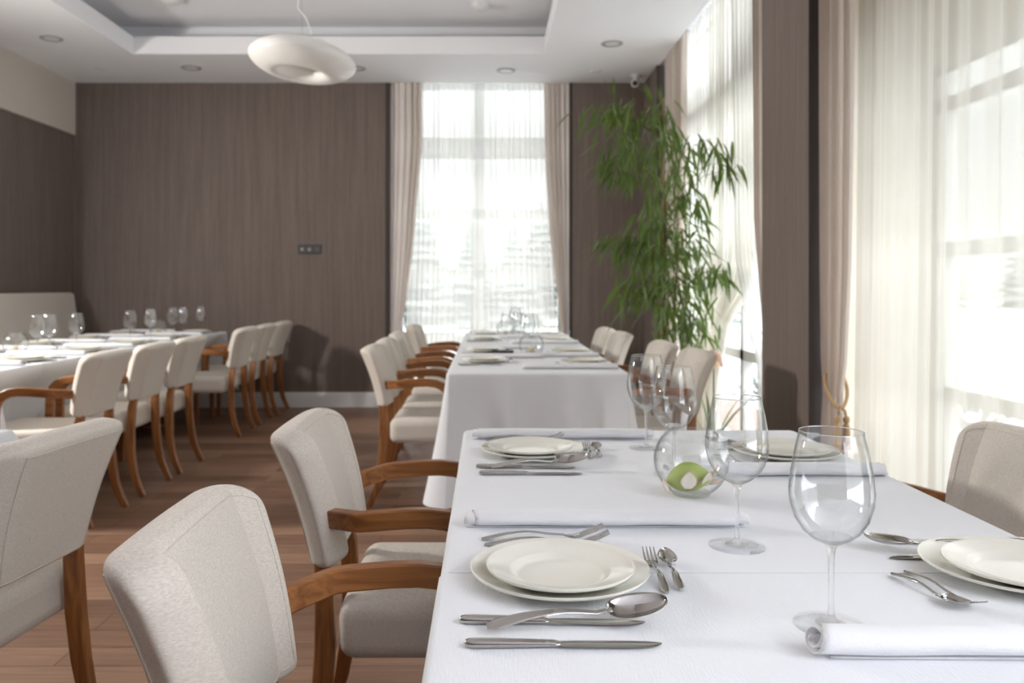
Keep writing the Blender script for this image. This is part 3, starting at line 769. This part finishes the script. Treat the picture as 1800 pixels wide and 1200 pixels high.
# ------------------------------------------------------------------ front table settings
GP, GD = 'charger plates', 'dinner plates'
def on(z=0.0): return TZ + z
def setting(px, py, dx, dy, where):
    put(charger, (px, py, on()), 0, 'large ivory charger plate ' + where, 'plate', GP)
    put(dinner, (px+dx, py+dy, on(.0085)), 0, 'smaller ivory plate stacked on the charger ' + where, 'plate', GD)
WA, WB, WC, WD = 'of the nearest left setting', 'of the far left front-table setting', 'of the right setting cropped by frame', 'of the far right front-table setting'
setting(.103, 1.182, -.001, -.022, WA)
setting(.111, 2.060, -.006, -.028, WB)
setting(.766, 1.195, -.008, -.030, WC)
setting(.735, 2.035, -.006, -.025, WD)
def left_set(ox, oy, s, W):
    g = 'cutlery on the front table'
    put(knife, (ox-.138, oy-.153, on()), -.03, f'steel table knife beside the plate {W}, under a spoon', 'knife', g)
    put(knife, (ox-.130, oy-.222, on()), .0, f'steel table knife lying alone, nearest the viewer {W}', 'knife', g)
    put(spoon, (ox-.104, oy-.186, on(.006)), .15, f'steel table spoon leaning on a knife {W}', 'spoon', g, tilt=(.34, -.05))
    put(fork, (ox-.113, oy+.182, on()), .03, f'steel fork farther from the plate, behind the plates {W}', 'fork', g, tilt=(0, -.02))
    put(fork, (ox-.108, oy+.152, on()), .00, f'steel fork closer to the plate, behind the plates {W}', 'fork', g, tilt=(0, -.02))
    put(dfork, (ox+.141, oy-.058, on()), PI/2-.03, f'small dessert fork to the right {W}', 'fork', g)
    put(tea, (ox+.162, oy-.050, on()), PI/2-.06, f'small dessert spoon to the right {W}', 'spoon', g)
left_set(.103, 1.182, 1, WA)
left_set(.111, 2.060, 1, WB)
def right_set(ox, oy, W):
    g = 'cutlery on the front table'
    put(knife, (ox+.116, oy+.153, on()), PI-.02, f'steel table knife beside a spoon {W}', 'knife', g)
    put(knife, (ox+.083, oy+.075, on()), PI-.02, f'steel knife half hidden behind the plate {W}', 'knife', g)
    put(spoon, (ox+.055, oy+.103, on(.001)), PI-.05, f'steel table spoon behind the plate {W}', 'spoon', g, tilt=(0, -.05))
    put(tea, (ox-.180, oy+.000, on()), -PI/2+.21, f'small dessert spoon, handle pointing away {W}', 'spoon', g)
    put(dfork, (ox-.154, oy+.014, on()), -PI/2+.13, f'small dessert fork, tines toward the viewer {W}', 'fork', g)
right_set(.766, 1.195, WC)
right_set(.735, 2.035, WD)
put(nap_round, (.377+.2375, .935, on()), -.015, 'white rolled napkin in front of the nearest wine glass, end showing its coils', 'napkin', 'rolled napkins')
put(nap_flat, (.207, 1.445, on()), 0, 'white rolled napkin lying between the two left place settings', 'napkin', 'rolled napkins')
put(nap_flat, (.205, 2.270, on()), 0, 'white rolled napkin at the far left end of the front table', 'napkin', 'rolled napkins')
put(nap_flat, (.640, 1.835, on()), PI, 'white rolled napkin between the two right place settings', 'napkin', 'rolled napkins')
GG = 'wine glasses'
put(glass, (.425, 1.020, on()), 0, 'largest wine glass nearest the viewer, behind the coiled napkin', 'wine glass', GG)
put(glass, (.403, 1.333, on()), 1, 'second wine glass on the front table, right of the flower bowl', 'wine glass', GG)
put(glass, (.415, 1.838, on()), 2, 'third wine glass on the front table, just behind the flower bowl', 'wine glass', GG)
put(glass, (.412, 2.140, on()), 3, 'farthest wine glass on the front table, by its far edge', 'wine glass', GG)
put(vase, (.411, 1.665, on()), 0, 'round clear glass bowl holding a green flower on the front table', 'glass bowl', 'glass bowls')
put(flower_green, (.405, 1.655, on(.0075)), .12, 'lime green lotus bud with white petals lying in the front glass bowl', 'flower', 'flowers in bowls')

# ------------------------------------------------------------------ middle and left rows
ordn = ['nearest', 'second', 'third', 'fourth', 'fifth']
def far_setting(px, py, sgn, rowtxt, k):
    W = f'{ordn[k]} setting on the {rowtxt}'
    put(charger, (px, py, on()), 0, 'ivory charger plate, ' + W, 'plate', GP)
    put(dinner, (px, py-.02, on(.0085)), 0, 'small ivory plate on a charger, ' + W, 'plate', GD)
    g = 'cutlery on the back tables'
    a = 0 if sgn > 0 else PI
    q = sgn
    put(knife, (px-q*.138, py-q*.153, on()), a, 'steel knife next to the plate, ' + W, 'knife', g)
    put(knife, (px-q*.130, py-q*.195, on()), a, 'steel knife farther from the plate, ' + W, 'knife', g)
    put(fork, (px-q*.11, py+q*.155, on()), a, 'steel fork, ' + W, 'fork', g)
    put(tea, (px+q*.150, py-q*.05, on()), a+PI/2, 'dessert spoon, ' + W, 'spoon', g)
    put(nap_flat, (px+q*.105, py+.262*q, on()), a, 'white rolled napkin, ' + W, 'napkin', 'rolled napkins')
for k, y in enumerate((4.56, 5.27, 6.42, 7.08)): far_setting(-.02, y, 1, 'left side of the middle row', k)
for k, y in enumerate((4.46, 5.17, 6.30, 7.00)): far_setting(.525, y, -1, 'window side of the middle row', k)
for k, y in enumerate((4.62, 5.30, 5.98, 6.66, 7.34)): far_setting(-2.585, y, -1, 'chair side of the left row', k)
for k, y in enumerate((4.52, 5.20, 5.90, 6.58, 7.26)): far_setting(-3.20, y, 1, 'bench side of the left row', k)
for k, (x, y) in enumerate(((.275, 5.20), (.262, 5.40), (.140, 5.62), (.22, 5.78), (.215, 6.45), (.245, 7.20))):
    put(glass, (x, y, on()), k, f'{["nearest", "second", "third", "fourth", "fifth", "farthest"][k]} wine glass from the front on the middle table row', 'wine glass', GG)
for k, (x, y) in enumerate(((-2.97, 4.75), (-2.75, 5.04), (-2.75, 5.18), (-2.72, 5.46), (-2.62, 6.05), (-2.60, 6.37), (-2.66, 6.50), (-2.64, 6.92), (-2.60, 7.04), (-2.58, 7.42))):
    if k == 0: x = -2.88
    put(glass, (x, y, on()), k, f'{["first", "second", "third", "fourth", "fifth", "sixth", "seventh", "eighth", "ninth", "tenth"][k]} wine glass from the left edge on the left table row', 'wine glass', GG)
for x, y, lab in ((.262, 4.93, 'near end of the middle row'), (.150, 6.86, 'far end of the middle row'), (-2.93, 5.12, 'near end of the left row'), (-2.85, 7.15, 'far end of the left row')):
    put(vase, (x, y, on()), 0, 'clear glass bowl with a cream flower, ' + lab, 'glass bowl', 'glass bowls')
    put(flower_cream, (x, y, on(.0075)), .4, 'cream and yellow flower in a glass bowl, ' + lab, 'flower', 'flowers in bowls')
o = MB().box(-.065, .065, -.05, .05, 0, .021).build('bill_folder', 'navy', bevel=.004); o.location = (.097, 5.16, on())
tag(o, 'dark navy box-like folder lying among plates on the middle row', 'folder')

# ------------------------------------------------------------------ bench against the left wall
b = thing('banquette', (XL+.03, 5.5, 0)); tag(b, 'long grey upholstered banquette with a high back along the left wall', 'bench')
prof = [(.0, .40), (.0, 1.105), (.02, 1.12), (.09, 1.12), (.11, 1.105), (.20, .46), (.20, .40)]
m = MB(); m.rings([[(x, yy, z) for x, z in prof] for yy in (-2.0, 2.33)]); m.build('backrest', 'fabric', b, bevel=.02, angle=50)
MB().box(.10, .56, -2.0, 2.33, .30, .46).build('seat', 'fabric', b, bevel=.035, angle=60)
MB().box(.03, .54, -1.98, 2.30, 0, .30).build('plinth', 'dark', b, smooth=False)

# ------------------------------------------------------------------ pendant lamp
pl = thing('pendant_lamp', (-1.053, 4.70, 2.465)); tag(pl, 'large white doughnut-shaped pendant lamp hanging below the ceiling tray', 'lamp')
prof = []
A, B = .300, .080
for i in range(49):
    a = 2*PI*i/48
    # fat ring: flattened outer ellipse, small dished hole
    r = .205 + .097*math.cos(a) - .012*math.sin(a)**2; z = B*math.sin(a)*(1.0 - .25*math.cos(a))
    prof.append((r, z))
sh = MB().lathe(prof[:-1], 64, closed=True)
sh.lathe([(.001, .020), (.06, .018), (.112, .0)], 40)
o = sh.build('shade', 'opal', pl, angle=60); o.rotation_euler = (math.radians(-3), math.radians(6), 0)
MB().tube([(.03, 0, .08), (.05, 0, .16), (.02, 0, .24), (-.03, 0, .30), (-.02, 0, .40), (0, 0, .60), (0, 0, 1.0)], .003, 6).build('cord', 'camera', pl)
MB().tube([(.0, 0, .05), (-.01, 0, .5), (0, 0, 1.0)], .0012, 6).build('suspension_wire', 'chrome', pl)
MB().lathe([(.001, 0.98), (.05, .985), (.055, 1.012)], 24).build('ceiling_rose', 'camera', pl)

# ------------------------------------------------------------------ ceiling fittings
def make_down():
    t = thing('ceiling_spotlight', (0, 0, 0))
    MB().lathe([(.058, 0), (.060, -.006), (.082, -.008), (.090, -.003), (.090, 0)], 36, closed=False).build('trim_ring', 'ring', t)
    MB().lathe([(.001, -.003), (.03, -.005), (.055, -.0065), (.056, -.001)], 28).build('lens', 'camera', t)
    return finish(t)
down = make_down()
for (x, y, lab) in ((-3.50, 6.62, 'recessed spotlight nearest the left wall'), (-2.70, 7.51, 'recessed spotlight above the left part of the back wall'), (.17, 7.61, 'recessed spotlight in front of the far end window'), (1.02, 6.76, 'recessed spotlight above the plant on the window side'), (-1.20, 7.53, 'recessed spotlight half hidden behind the pendant lamp')):
    put(down, (x, y, H-.0005), 0, lab, 'spotlight', 'recessed ceiling spotlights')
def disc(loc, lab, nm, cat, r=.05, h=.02):
    o = MB().lathe([(.001, -h), (r*.6, -h), (r*.9, -h*.6), (r, 0)], 28).build(nm, 'camera'); o.location = loc; tag(o, lab, cat); return o
disc((-3.53, 7.53, H), 'small white ceiling sprinkler disc near the left back corner', 'ceiling_detector', 'detector', .06, .012)
disc((1.00, 7.63, H), 'small white ceiling disc near the security camera', 'ceiling_detector', 'detector', .06, .012)
disc((-.055, 6.72, H+.31), 'white cylinder detector on the upper tray ceiling, right of the pendant', 'ceiling_detector', 'detector', .085, .05)
disc((-2.52, 6.60, H+.31), 'white detector on the upper tray ceiling at the top left edge', 'ceiling_detector', 'detector', .085, .04)
sc_ = thing('security_camera', (1.40, 7.78, H)); tag(sc_, 'white security camera with black lens under the ceiling corner', 'security camera')
MB().lathe([(.05, 0), (.05, -.012), (.03, -.02), (.018, -.03), (.018, -.05)], 24).build('mount', 'camera', sc_)
m = MB(); m.lathe([(.001, 0), (.034, .002), (.040, .012), (.040, .075), (.034, .085), (.001, .085)], 28); bd = m.build('body', 'camera', sc_)
bd.rotation_euler = (math.radians(105), 0, math.radians(-14)); bd.location = (0, .02, -.068)
m = MB(); m.lathe([(.001, 0), (.020, 0), (.024, -.005), (.024, -.01)], 24); lz = m.build('lens', 'black', bd); lz.location = (0, 0, .088); lz.rotation_euler = (PI, 0, 0)

# wall socket panel
ws = thing('wall_socket_panel', (-1.738, YB-.001, 1.541)); tag(ws, 'dark triple wall socket panel on the brown back wall', 'socket')
MB().box(-.115, .115, -.010, 0, -.045, .045).build('cover_plate', 'black', ws, bevel=.003)
for k in (-1, 0, 1):
    so = MB().box(k*.072-.031, k*.072+.031, -.013, -.010, -.031, .031).build('socket', 'dark', ws, bevel=.002)
    m = MB().lathe([(.001, 0), (.019, 0), (.021, .002), (.021, -.002)], 24); hh = m.build('rim', 'chrome' if k < 1 else 'dark', so); hh.location = (k*.072, -.0145, 0); hh.rotation_euler = (PI/2, 0, 0); hh.scale = (.7, .7, .5)

# ------------------------------------------------------------------ tall plant by the window
def px(x, y, Y): return Vector(((x-857)/1450*Y, Y, 1.18 - (y-503)/1450*Y))
pr = random.Random(21)
TX, TY = 1.25, 5.80
fp = thing('potted_fig_tree', (TX, TY, 0)); tag(fp, 'tall green plant with long drooping leaves in the window corner', 'plant')
MB().lathe([(.001, .004), (.125, 0), (.135, .02), (.165, .30), (.17, .32), (.155, .325), (.15, .30), (.001, .295)], 36).build('pot', 'pot', fp)
MB().lathe([(.001, .302), (.08, .304), (.15, .30)], 24).build('soil', 'soil', fp)
trunk = MB().tube([(0, 0, .28), (.01, .0, .7), (-.012, .01, 1.2), (.0, 0, 1.7), (-.02, .01, 2.1), (-.015, 0, 2.45)], [.020, .018, .016, .013, .010, .006], 10)
trunk.tube([(.05, .02, .28), (.06, .03, .7), (.07, .02, 1.1), (.10, .0, 1.5)], [.014, .012, .010, .006], 8)
MB().tube([(-.035, -.03, .25), (-.02, -.02, 1.5), (-.018, -.02, 2.50)], .006, 8).build('stake', 'stake', fp)
# sprays: photographed clump centre, depth offset, count of leaves, spread
sprays = [
 (1035, 196, -.15, 20, .12), (1018, 205, -.10, 8, .08), (1060, 200, -.1, 12, .10), (1085, 190, 0, 12, .12), (1080, 250, -.25, 22, .14), (1100, 235, .1, 16, .12), (1130, 205, -.1, 20, .12), (1160, 205, .0, 16, .12), (1185, 235, -.1, 16, .12),
 (1060, 290, -.3, 16, .11), (1085, 300, -.35, 24, .14), (1110, 305, -.3, 18, .12), (1125, 270, .1, 18, .12), (1150, 270, .15, 16, .12), (1200, 270, -.2, 16, .12), (1215, 300, -.3, 14, .12), (1180, 310, .1, 20, .12),
 (1250, 252, -.75, 14, .08), (1270, 262, -.85, 12, .08), (1295, 285, -.95, 14, .08), (1303, 300, -1.0, 8, .06),
 (1225, 350, -.25, 16, .12), (1200, 360, .0, 18, .12), (1150, 360, .1, 22, .13), (1135, 400, -.1, 22, .13), (1170, 410, .0, 24, .13), (1215, 410, -.2, 18, .12), (1240, 385, -.3, 10, .10), (1120, 430, -.2, 16, .12),
 (1062, 425, -.25, 14, .08), (1082, 425, -.2, 10, .08), (1110, 455, -.15, 14, .11), (1145, 455, .0, 24, .13), (1185, 455, .1, 24, .13), (1220, 450, -.2, 18, .12), (1238, 432, -.3, 10, .10),
 (1105, 500, -.2, 22, .12), (1095, 525, -.25, 14, .10), (1135, 505, -.1, 20, .12), (1165, 515, .0, 20, .12), (1200, 500, -.1, 20, .12), (1235, 490, -.35, 18, .11), (1270, 480, -.6, 14, .09), (1288, 485, -.7, 16, .08),
 (1240, 535, -.4, 16, .11), (1210, 550, -.2, 20, .12), (1180, 555, -.1, 16, .12), (1255, 570, -.5, 10, .10), (1225, 580, -.3, 18, .12), (1195, 590, -.2, 16, .12), (1165, 250, -.3, 14, .12), (1160, 330, -.3, 16, .13), (1165, 390, -.3, 16, .13), (1160, 440, -.35, 16, .13), (1170, 490, -.35, 14, .13), (1150, 540, -.35, 10, .12), (1245, 600, -.4, 8, .10), (1175, 600, -.1, 8, .10)]
lf = MB(); tw = MB()
def leaf(mb, p, d, L, W, r):
    d = d.normalized(); side = d.cross(Vector((0, 0, 1)))
    if side.length < .05: side = Vector((1, 0, 0))
    side = side.normalized(); side.rotate(Matrix.Rotation(r.uniform(-1.3, 1.3), 3, d)); nn = side.cross(d)
    droop = r.uniform(.25, .6)
    vs, fs = [], []
    K = 6; q = p.copy(); dd = d.copy()
    for i in range(K+1):
        u = i/K; ww = W*math.sin(PI*min(1, u*.93+.07))**.8*(1.05-.6*u)
        vs += [q + side*ww, q + nn*(-.18*ww), q - side*ww]
        dd = (dd + Vector((0, 0, -droop/K*1.6))).normalized(); q = q + dd*(L/K)
    for i in range(K):
        a = 3*i; fs += [(a, a+1, a+4, a+3), (a+1, a+2, a+5, a+4)]
    mb.add(vs, fs)
org = Vector((TX, TY, 0))
for (x, y, dY, n, sp) in sprays:
    c = px(x, y, TY + dY) - org
    if c.x + TX > 1.50: c.x = 1.50 - TX
    c.z += .03
    zt_ = min(2.42, max(.7, c.z - .25*math.hypot(c.x, c.y) - .02))
    a = Vector((-.01, 0, zt_)); mid = a.lerp(c, .55) + Vector((0, 0, .10*math.hypot(c.x, c.y) + .02))
    tw.tube([a, a.lerp(mid, .5) + Vector((0, 0, .02)), mid, c], [.0045, .0035, .0025, .0012], 5)
    for i in range(int(n*1.25)):
        u = pr.random()**.7; b_ = mid.lerp(c, u) + Vector((pr.gauss(0, sp*.42), pr.gauss(0, sp*.42), pr.gauss(0, sp*.36)))
        out = Vector((b_.x, b_.y, 0)).normalized() if math.hypot(b_.x, b_.y) > .02 else Vector((pr.uniform(-1, 1), pr.uniform(-1, 1), 0))
        d = out*pr.uniform(.0, .8) + Vector((pr.gauss(0, .45), pr.gauss(0, .45), pr.uniform(-1.5, -.15)))
        if b_.x + TX > 1.50: b_.x = 1.50 - TX; d.x = -abs(d.x)*.3
        leaf(lf, b_, d, pr.uniform(.14, .235), pr.uniform(.0085, .0135), pr)
for (x, y) in ((1080, 175), (1150, 185), (1165, 190)):
    c = px(x, y, TY) - org
    for i in range(3): leaf(lf, c + Vector((pr.uniform(-.02, .02), 0, 0)), Vector((pr.uniform(-.6, .3), 0, 1)), .17, .009, pr)
trunk.build('trunk', 'bark', fp); tw.build('twigs', 'bark', fp)
lf.build('foliage', 'leaf', fp, angle=180)

# small flowering plant on the floor near the middle window
sp_ = thing('flowering_plant', (1.37, 5.02, 0)); tag(sp_, 'pot plant with a blush pink drooping flower behind the window-side chair', 'plant')
MB().lathe([(.001, .002), (.08, 0), (.10, .2), (.095, .205), (.001, .19)], 28).build('pot', 'pot', sp_)
MB().tube([(0, 0, .18), (.005, -.01, .45), (.0, -.02, .70), (-.01, -.03, .80)], [.006, .005, .004, .003], 8).build('stem', 'leaf', sp_)
m = MB()
for k in range(7):
    a = 2*PI*k/7
    def fn(u, v, a=a):
        s = (v-.5)*2; L = .14; ww = .034*math.sin(PI*(u*.9+.1))**.8
        p = Vector((u*L*.55, ww*s, -.10*u*u*1.3 + .03*u - .01*s*s)); p.rotate(Matrix.Rotation(a, 3, 'Z')); return p + Vector((-.01, -.03, .79))
    m.grid(fn, 8, 6)
m.build('flower', 'blush', sp_, angle=180)
m = MB()
for k in range(5): leaf(m, Vector((0, 0, .20)), Vector((math.cos(k*1.3+.4)*.45, math.sin(k*1.3+.4)*.45, 1)), .48, .018, pr)
m.build('leaves', 'leaf', sp_, angle=180)

# ------------------------------------------------------------------ outside: snow, firs and shrubs
struct(MB().box(-60, 60, 9.2, 90, -.55, -.5).box(2.8, 60, -20, 9.2, -.55, -.5).build('ground_outside', 'snow', smooth=False))
def make_fir():
    t = thing('snowy_fir_tree', (0, 0, 0)); r = random.Random(4)
    MB().tube([(0, 0, 0), (0, 0, 6.3)], [.16, .03], 8).build('trunk', 'bark', t)
    m = MB()
    for k in range(15):
        z = .7 + k*.40; R = 1.75*(1 - k/15.8); n = 18
        rings = []
        for f_, dz in ((.08, .45), (.5, .12), (1.0, -.22), (.86, -.26)):
            rings.append([(R*f_*(1 + (.22*r.uniform(-1, 1) if f_ > .4 else 0))*math.cos(2*PI*j/n), R*f_*(1 + (.22*r.uniform(-1, 1) if f_ > .4 else 0))*math.sin(2*PI*j/n), z + dz + (.10*r.uniform(-1, 1) if f_ > .4 else 0)) for j in range(n)])
        m.rings(rings)
    m.build('foliage', 'fir', t, angle=60)
    return finish(t)
fir = make_fir()
for k, (x, y, s) in enumerate(((-2.4, 29, .80), (-.6, 33, .70), (.9, 29, .62), (2.2, 34.5, .8), (4.2, 30, .72), (-5.2, 34, .9), (9, 22, .85), (12, 27, .9), (17.5, 22, .75), (16.5, 14.5, .7), (15, 9.5, .62), (19, 11.5, .72), (8, 31, .8), (20.5, 17.5, .8), (30, 45, 1.1), (36, 53, 1.25), (25.5, 47, 1.0), (42, 56, 1.2), (21, 42, .95), (36, 45, 1.0))):
    o = put(fir, (x, y, -.5), k*1.3, 'grey snowy fir tree outside, seen blurred through the sheers', 'tree', 'firs beyond the windows'); o.scale = (s*1.15, s*1.15, s)
def make_shrub():
    t = thing('snowy_shrub', (0, 0, 0)); r = random.Random(9)
    m = MB()
    for k in range(70):
        a, e2 = r.uniform(0, 6.28), r.uniform(.15, 1.4); L = r.uniform(.5, .85)
        p = Vector((math.cos(a)*math.cos(e2), math.sin(a)*math.cos(e2), math.sin(e2)))*L
        m.tube([(0, 0, 0), p*.6 + Vector((0, 0, .08)), p], [.014, .010, .004], 5)
    m.build('branches', 'fir', t)
    m = MB()
    for k in range(34):
        a, e2 = r.uniform(0, 6.28), r.uniform(.2, 1.45); L = r.uniform(.45, .8); q = r.uniform(.05, .11)
        c = Vector((math.cos(a)*math.cos(e2), math.sin(a)*math.cos(e2), math.sin(e2)))*L
        m.lathe([(.001, -q*.4), (q*.9, -q*.2), (q, .1*q), (q*.6, q*.5), (.001, q*.6)], 10, c)
    m.build('snow_cover', 'snow', t)
    return finish(t)
shrub = make_shrub()
for k, (x, y, s) in enumerate(((-1.0, 12.5, 1.0), (.75, 12.0, .9), (.2, 14.2, 1.1), (3.9, 8.3, .95), (4.6, 10.2, 1.1), (5.2, 8.9, 1.0), (4.2, 12.4, 1.0), (6.5, 7.0, 1.0))):
    o = put(shrub, (x, y, -.5), k*1.7, 'snow-covered shrub outside, seen through the window', 'shrub', 'snowy shrubs outside'); o.scale = (s, s, s)
